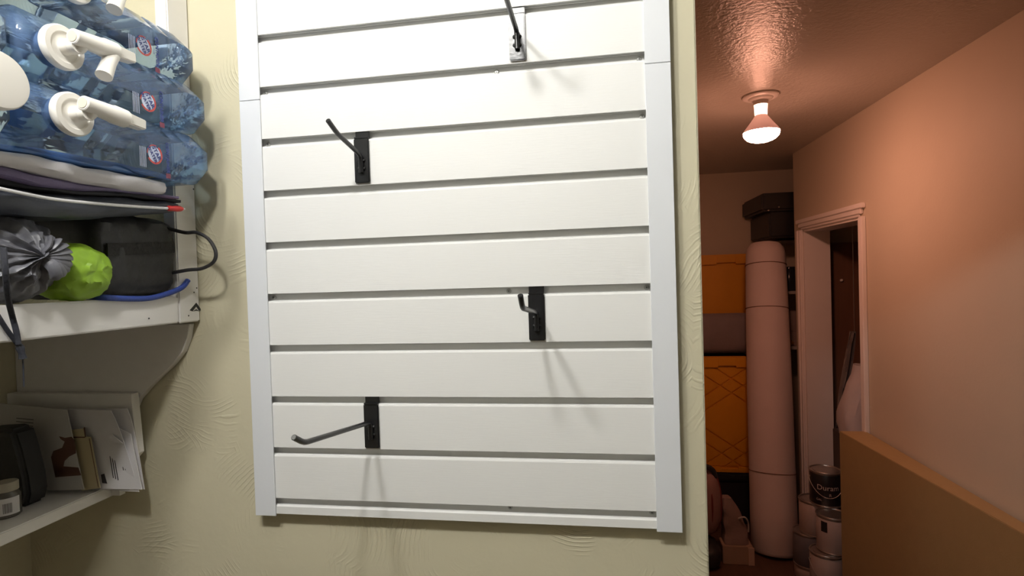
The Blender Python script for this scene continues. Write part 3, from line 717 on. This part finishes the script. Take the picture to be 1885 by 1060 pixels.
# ------------------------------------------------------------------ hall: orange-lidded totes
ORG = mat('orange_plastic', (.72, .32, .012), .45, var=.06, vscale=8)
DKP = mat('dark_tote_plastic', (.018, .020, .026), .45)
def clip_poly(poly, x0, x1, z0, z1):
    def cl(p, f, g):
        o = []
        for i in range(len(p)):
            a, b_ = p[i], p[(i + 1) % len(p)]; fa, fb = f(a), f(b_)
            if fa >= 0: o.append(a)
            if fa * fb < 0: t_ = fa / (fa - fb); o.append((a[0] + (b_[0] - a[0]) * t_, a[1] + (b_[1] - a[1]) * t_))
        return o
    for f in (lambda p: p[0] - x0, lambda p: x1 - p[0], lambda p: p[1] - z0, lambda p: z1 - p[1]):
        if len(poly) < 3: return []
        poly = cl(poly, f, None)
    return poly
def tote_lid(t, x0, x1, z0, z1, y, dia=True):
    """lid facing the hall: plate, rolled rim, diamond panels, hinge lugs"""
    MB().box((x0, y, z0), (x1, y + .02, z1)).build('lid_plate', ORG, t, bevel=.004)
    iz0, iz1 = z0 + .045, z1 - .075; ix0, ix1 = x0 + .02, x1 - .02
    if dia:
        hx, hz = .27, .185; cx = U(1347, 760, 'y', y).x
        pans = []; lo_, hi_ = iz0 + .10, iz1 - .10
        us = [-4, -1.55, -1.0, 1.0, 1.55, 4]
        cz = (iz0 + iz1) / 2 - .02
        for i in range(len(us) - 1):
            for j in range(len(us) - 1):
                u0, u1, v0, v1 = us[i], us[i + 1], us[j], us[j + 1]; g = .03
                q = [((u + v) / 2, (u - v) / 2) for u, v in ((u0 + g, v0 + g), (u1 - g, v0 + g), (u1 - g, v1 - g), (u0 + g, v1 - g))]
                q = clip_poly([(cx + a * hx, cz + c * hz) for a, c in q], ix0, ix1, iz0, iz1)
                if len(q) >= 3: pans.append(q)
        for q in pans:
            MB().prism(q, 'y', y - .009, y + .001).build('diamond_panel', ORG, t)
    n = 4; wdt = (ix1 - ix0) / n
    for k in range(n):
        up_ = .012 if k % 2 else 0
        MB().box((ix0 + wdt * k, y - .024, iz1 + .014 - up_), (ix0 + wdt * (k + 1), y + .001, z1 - .002)).build('hinge_lug', ORG, t, bevel=.002)
        MB().box((ix0 + wdt * k, y - .022, z0 + .002), (ix0 + wdt * (k + 1), y + .001, z0 + .028 + up_)).build('hinge_lug', ORG, t, bevel=.002)
yl = 3.16
za, zb2 = U(1340, 656, 'y', yl).z, U(1340, 868, 'y', yl).z
xa = U(1297, 760, 'y', yl).x - .16; xb = U(1386, 760, 'y', yl).x + .03
tt_ = thing('storage_tote', ((xa + xb) / 2, yl + .2, zb2), 'dark tote standing on end, orange diamond-patterned lid facing the hall', 'storage tote')
MB().box((xa + .02, yl + .021, zb2), (xb - .02, YB - .01, za - .01)).build('tote_body', DKP, tt_, bevel=.01)
tote_lid(tt_, xa, xb, zb2, za, yl)
# lower dark trunk
tk = thing('plastic_crate', ((xa + xb) / 2, yl + .15, 0), 'dark plastic trunk on the floor carrying the orange-lidded tote', 'trunk')
MB().box((xa - .03, yl - .02, 0), (xb + .005, YB - .005, zb2 - .06)).build('trunk_body', DKP, tk, bevel=.012)
MB().box((xa - .04, yl - .035, zb2 - .055), (xb + .010, YB - .003, zb2 - .001)).build('trunk_lid', DKP, tk, bevel=.012)
# grey bedding on the tote and the orange lid behind
bz0, bz1 = za, U(1340, 576, 'y', yl + .06).z
bed = thing('folded_blanket', ((xa + xb) / 2, yl + .10, bz0), 'grey-brown folded blanket between the two orange lids', 'blanket')
rs = []
for i in range(21):
    f = i / 20; x = xa + .01 + (xb - xa - .02) * f; ring = []
    for k in range(20):
        a = 2 * PI * k / 20; c, s_ = math.cos(a), math.sin(a); sg = lambda v: math.copysign(abs(v) ** .7, v)
        wob = .008 * noise.noise(Vector((x * 9, c * 2, s_ * 2)))
        ring.append((x, yl + .135 + sg(c) * .10 + wob, bz0 + (bz1 - bz0) / 2 + sg(s_) * (bz1 - bz0) / 2 * (.96 if 0 < i < 20 else .8)))
    rs.append(ring)
MB().rings(rs).build('blanket_roll', mat('grey_brown_fleece', (.22, .185, .19), .9, var=.15, sheen=.2, bump=.3, bscale=120), bed, smooth=True)
y2 = 3.45; z2 = U(1340, 468, 'y', y2).z
ul = thing('tote_lid', ((xa + xb) / 2 + .05, y2, bz0), 'orange tote lid standing behind the grey blanket', 'tote lid')
tote_lid(ul, xa + .03, xb + .1, bz0 + .001, z2, y2, dia=False)
# backpack, floppy bag, carton, dark shoes bag on the hall floor
YK = U(1368, 1040, 'z', 0).y + .05
bkc = U(1302, 920, 'y', YK)
bk = thing('backpack', (bkc.x, YK, 0.2), 'dusty pink backpack with red trim half hidden by wall corner', 'backpack')
zt1, zb1 = U(1310, 866, 'y', YK).z, U(1305, 984, 'y', YK).z
PINK = mat('dusty_pink_canvas', (.30, .17, .155), .8, var=.12, bump=.3, bscale=80)
bw = U(1327, 920, 'y', YK).x - bkc.x
blob((bkc.x - .02, (YK + .03), (zt1 + zb1) / 2), (bw + .02, .10, (zt1 - zb1) / 2), crumple(41, .03, 1.8), pw=.8, axis='z').build('pack_body', PINK, bk, smooth=True)
RTR = mat('dark_red_trim', (.16, .03, .025), .7)
for dx in (.35, .98):
    pts = [Vector((bkc.x - .02 + (bw + .022) * dx * math.cos(a) ** .5 if math.cos(a) > 0 else bkc.x, (YK + .03) - .10 * math.sqrt(max(0, 1 - dx * dx * .9)) * max(.15, math.cos(a)) - .004, (zt1 + zb1) / 2 + (zt1 - zb1) / 2 * math.sin(a))) for a in [-1.4 + 2.8 * k / 20 for k in range(21)]]
    MB().tube(pts, .006, 6).build('trim_piping', RTR, bk, smooth=True)
MB().tube(smooth_path([Vector((bkc.x - .05, YK, zt1 - .02)), Vector((bkc.x - .02, (YK - .02), zt1 + .03)), Vector((bkc.x + .03, (YK - .01), zt1 + .01)), Vector((bkc.x + .05, YK, zt1 - .04))], 6), .016, 8).build('grab_handle', NYL, bk, smooth=True)
dk = thing('black_duffel', (bkc.x, (YK - .05), 0), 'black duffel bag on the floor under the pink backpack', 'duffel bag')
dt = zb1 - .004
blob((bkc.x - .045, (YK - .04), dt / 2), (.10, .12, dt / 2 * .95), crumple(51, .04, 2), pw=.7).build('duffel_body', NYL, dk, smooth=True)
fl0 = U(1350, 955, 'y', YK)
zt3, zb3 = U(1345, 918, 'y', YK).z, U(1345, 994, 'y', YK).z
xw0, xw1 = U(1331, 955, 'y', YK).x, U(1377, 955, 'y', YK).x
ct = thing('cardboard_carton', ((xw0 + xw1) / 2, (YK + .03), 0), 'small brown cardboard carton on hall floor beside carpet roll', 'carton')
xc0, xc1 = U(1350, 1020, 'y', (YK - .05)).x, U(1387, 1020, 'y', (YK - .05)).x
MB().box((xc0 - .06, (YK - .05), 0), (xc1, (YK + .06), zb3 - .012)).build('carton_body', mat('brown_cardboard', (.36, .25, .18), .8, var=.1), ct, bevel=.003)
MB().box((xc1 - .03, (YK - .057), .002), (xc1 + .004, (YK - .0505), zb3 - .016)).build('carton_flap', mat('pale_cardboard', (.52, .38, .30), .8), ct)
gb = thing('grey_tote_bag', ((xw0 + xw1) / 2, (YK + .03), zb3 - .01), 'slumped grey-brown cloth bag on top of the cardboard carton', 'cloth bag')
rs = []
for i in range(15):
    f = i / 14; z = zb3 - .01 + (zt3 - zb3 + .01) * f; ring = []
    xr_ = xw1 - (xw1 - xw0) * .62 * max(0, (f - .25) / .75) ** 1.2
    for k in range(22):
        a = 2 * PI * k / 22; c, s_ = math.cos(a), math.sin(a); sg = lambda v: math.copysign(abs(v) ** .5, v)
        wob = .012 * noise.noise(Vector((c * 1.4, s_ * 1.4, z * 14)))
        ring.append(((xw0 + xr_) / 2 + sg(c) * (xr_ - xw0) / 2 + wob, (YK + .03) + sg(s_) * .07 * (1 - .6 * f) + wob, z))
    rs.append(ring)
MB().rings(rs).build('bag_cloth', mat('grey_brown_canvas', (.25, .18, .16), .85, var=.15, bump=.4, bscale=50), gb, smooth=True)
MB().tube(smooth_path([Vector((xw1 - .06, (YK - .015), zb3 + .14)), Vector((xw1 - .03, (YK - .04), zb3 + .16)), Vector((xw1 - .005, (YK - .02), zb3 + .12)), Vector((xw1 - .002, (YK - .01), zb3 + .06))], 5), .005, 8).build('bag_strap', PAPER2, gb, smooth=True)

# ------------------------------------------------------------------ hall: paint cans
CANM = mat('tin_plate', (.50, .47, .45), .35, .9, var=.08)
def can(x, y, z, lab_m, label, h=.188, r=.083, rot=0.0, words=None, patch=None, bail=True, grp='paint cans stacked by the doorway'):
    t = thing('paint_can', (x, y, z), label, 'paint can', grp)
    MB().lathe([(.001, 0), (r - .004, 0), (r - .001, .001), (r - .001, .005), (r - .003, .006), (r - .003, h - .007), (r, h - .006), (r + .001, h - .003), (r, h), (r - .006, h), (r - .008, h - .005), (r - .018, h - .005), (r - .020, h - .002), (.001, h - .002)], (x, y, z), n=36).build('tin_body', CANM, t, smooth=True)
    MB().lathe([(r - .0029, .010), (r - .0022, .011), (r - .0022, h - .013), (r - .0029, h - .012)], (x, y, z), n=36).build('label_wrap', lab_m, t, smooth=True)
    a0 = math.atan2(CAM.y - y, CAM.x - x) + rot
    if words:
        tm = MB()
        for body, size, u, v in words: add_print(tm, body, size, lambda p, q, u=u, v=v: on_cyl(x, y, r - .0015, a0, z)(p + u, q + v))
        tm.build('lettering', mat('pale_can_print', (.60, .52, .48), .6), t)
    if patch:
        u0, u1, v0, v1 = patch; f_ = on_cyl(x, y, r - .0016, a0, z); N_ = 6
        MB().add([f_(u0 + (u1 - u0) * k / N_, v) for v in (v0, v1) for k in range(N_ + 1)], [(k, k + 1, N_ + 2 + k, N_ + 1 + k) for k in range(N_)]).build('label_patch', mat('dark_label', (.02, .018, .018), .4), t)
    if bail:
        side = Vector((math.cos(a0 - 1.25), math.sin(a0 - 1.25), 0)); fr = Vector((math.cos(a0), math.sin(a0), 0)); oth = Vector((math.cos(a0 + 1.9), math.sin(a0 + 1.9), 0))
        MB().lathe([(.007, 0), (.007, .003), (.001, .005)], Vector((x, y, z + h * .78)) + side * (r - .003), side, 12).build('ear', CANM, t, smooth=True)
        pts = []
        for k in range(17):
            q = k / 16; an = a0 - 1.25 + 2.9 * q
            pts.append(Vector((x + (r + .004) * math.cos(an), y + (r + .004) * math.sin(an), z + h * .78 - h * .48 * math.sin(PI * q))))
        MB().tube(pts, .0016, 6).build('bail_handle', STEEL, t, smooth=True)
    return t
DARKL = mat('dark_can_label', (.016, .013, .014), .35); PALEL = mat('pale_can_label', (.46, .37, .34), .6, var=.08); BLUEL = mat('grey_can_label', (.16, .15, .17), .5, var=.2)
hc = .188
yt = 2.46
def canx(px, py, y): return U(px, py, 'y', y).x
cT = canx(1520, 900, yt)
zTop = U(1520, 866, 'y', yt).z - hc        # underside of the top can
HB = .07                                   # short tins under the stack
can(cT, yt, HB + 2 * hc, DARKL, 'topmost paint can with dark label lettered Duram', words=[('Duram', .040, .012, .108), ('R', .022, .022, .070), ('GAL', .016, -.034, .040)], rot=.0)
can(canx(1507, 960, yt + .03) - .012, yt + .05, HB + hc, PALEL, 'pale paint can directly under the dark-labelled can', bail=False)
can(canx(1531, 990, 2.30) + .015, 2.315, HB + hc, PALEL, 'pale paint can with small dark patch, standing against board end', patch=(-.062, -.028, .11, .165), bail=False)
can(canx(1492, 1020, yt + .05) - .005, yt + .06, HB, BLUEL, 'grey-labelled paint can low in the stack by the door jamb', bail=False)
can(canx(1516, 1040, 2.28) + .02, 2.29, HB, PALEL, 'pale paint can with wire handle at bottom of frame', bail=True)
can(canx(1492, 1020, yt + .05), yt + .06, 0, PALEL, 'short paint tin on the floor under the grey-labelled can', h=HB, bail=False)
can(canx(1516, 1040, 2.28) + .02, 2.29, 0, PALEL, 'short paint tin on the floor under the wire-handled can', h=HB, bail=False)

# ------------------------------------------------------------------ recess shelves and black case
SHM = mat('recess_shelf_paint', (.50, .46, .42), .6)
for k, (py, lab_) in enumerate(((442, 'top recess shelf board carrying the black case'), (536, 'middle recess shelf board behind the carpet roll'), (638, 'lower recess shelf board beside the door casing'))):
    y = WEND + .24; z = U(1452, py, 'y', y).z
    o = MB().box((1.265, y, z - .02), (1.945, YB - .002, z)).build('recess_shelf', SHM, origin=(1.6, y + .15, z - .02)); tag(o, lab_, 'shelf', 'shelves in the hall recess')
y = WEND + .05
zc0 = U(1430, 440, 'y', WEND + .24).z + .001
cx0, cx1 = U(1419, 420, 'y', y).x, 1.75
zc1 = U(1430, 388, 'y', y).z; zc2 = U(1430, 354, 'y', y).z
BLK = mat('black_case_plastic', (.008, .008, .009), .4)
cs = thing('black_case', ((cx0 + cx1) / 2, y + .2, zc0), 'black storage case with overhanging lid and bright latches on recess shelf', 'storage case')
MB().box((cx0, y + .03, zc0), (cx1, YB - .03, zc1)).build('case_body', BLK, cs, bevel=.012)
MB().prism([(U(1402, 370, 'y', y).x, y), (cx1, y), (cx1, YB - .02), (U(1402, 370, 'y', y).x, YB - .02)], 'z', zc1, zc2).build('case_lid', BLK, cs, bevel=.015)
for px, py in ((1415, 387), (1434, 381)):
    p = U(px, py, 'y', y - .004); blob(p, (.007, .005, .006)).build('latch', STEEL, cs, smooth=True)
z535 = U(1452, 536, 'y', WEND + .24).z; z638 = U(1452, 638, 'y', WEND + .24).z
o = MB().lathe([(.001, 0), (.05, 0), (.055, .01), (.055, .13), (.04, .15), (.04, .17), (.001, .17)], (1.345, WEND + .34, z535 + .0005), n=20).build('dark_jar', mat('dark_bottle', (.03, .035, .045), .15), smooth=True, origin=(1.325, WEND + .2, z535)); tag(o, 'dark glossy jar on the middle recess shelf', 'jar')
o = MB().box((1.30, WEND + .30, z638 + .10), (1.40, WEND + .44, z638 + .24)).box((1.29, WEND + .295, z638 + .0005), (1.41, WEND + .45, z638 + .10)).build('pale_box', mat('pale_box_card', (.34, .26, .23), .8), bevel=.004, origin=(1.35, WEND + .22, z638)); tag(o, 'pale stacked carton on the lower recess shelf', 'box')
blob((1.305, WEND + .265, z638 + .022), (.035, .015, .0215), crumple(61, .08, 2)).build('yellow_pouch', mat('ochre_cloth', (.42, .22, .05), .8), smooth=True, origin=(1.335, WEND + .14, z638))
tag(S.objects['yellow_pouch'], 'small ochre pouch at the front of the lower recess shelf', 'pouch')

# ------------------------------------------------------------------ inside the doorway
pn = thing('brown_panel', (XR + .30, 2.75, 0), 'brown door panel with white knob inside the dark doorway', 'door panel')
y = 2.93
px0, px1 = U(1526, 600, 'y', y).x, 2.03
zp = U(1530, 462, 'y', y).z
MB().box((px0, y, 0), (px1, y + .03, zp + .05)).build('panel_board', mat('brown_panel_wood', (.17, .085, .05), .6, var=.15, stretch=(4, 4, .4)), pn, bevel=.003)
kp = U(1549, 516, 'y', y - .008); blob(kp, (.009, .010, .009)).build('knob', CASING, pn, smooth=True)
# white plastic garment bag slumped in the doorway
gy = 2.42
ga = thing('plastic_bag', (U(1565, 740, 'y', gy).x, gy, 0), 'crumpled white plastic bag slumped inside the doorway behind the board', 'plastic bag')
pf = [(800, 1548, 1600), (782, 1541, 1600), (762, 1539, 1602), (745, 1547, 1604), (725, 1555, 1604), (705, 1562, 1602), (690, 1570, 1600), (672, 1574, 1598)]
rs = []
zb4 = 0.9
for i, (py, l, r_) in enumerate(pf):
    a, b_ = U(l, py, 'y', gy), U(r_, py, 'y', gy); cx_, hw = (a.x + b_.x) / 2, (b_.x - a.x) / 2; ring = []
    for k in range(26):
        q = 2 * PI * k / 26; wob = .012 * noise.noise(Vector((math.cos(q) * 2.2, math.sin(q) * 2.2, a.z * 9)))
        ring.append((max(XR + .02, cx_ + math.cos(q) * hw + wob), gy + math.sin(q) * .10 * (1 - .05 * i) + wob, a.z))
    rs.append(ring)
MB().rings(rs).build('bag_skin', mat('white_polythene', (.52, .46, .46), .4, var=.06, bump=.5, bscale=25), ga, smooth=True)
zlow = rs[0][0][2]
st = thing('dark_stool_box', (1.5, gy, 0), 'dark box inside the doorway under the white plastic bag', 'box')
MB().box((XR + .03, gy - .12, 0), (1.75, gy + .14, zlow - .001)).build('box_body', mat('dark_box', (.06, .045, .04), .7), st, bevel=.004)
h0 = [(U(a, b_, 'y', gy + .2)) for a, b_ in [(1566, 610), (1554, 680), (1542, 745), (1534, 800)]]
film = MB(); rs = []
for i, p in enumerate(smooth_path(h0, 6)):
    w_ = .03 + .05 * i / 18
    rs.append([(p.x + w_ * (k / 8) , gy + .2 + .02 * math.sin(k * 1.7 + i * .25), p.z) for k in range(9)] + [(p.x + w_ * (k / 8), gy + .203 + .02 * math.sin(k * 1.7 + i * .25), p.z) for k in range(8, -1, -1)])
film.rings(rs)
gm = thing('garment_film', (h0[0].x, gy + .2, h0[-1].z), 'clear film garment cover hanging behind the white plastic bag', 'garment cover'); film.build('film', BAGM, gm, smooth=True)
MB().tube(smooth_path([h0[0] + Vector((.02, 0, -.01)), h0[0] + Vector((.02, 0, .25)), Vector((h0[0].x + .02, gy + .2, DTOP + .1))], 4), .002, 6).build('hanger_wire', STEEL, gm)
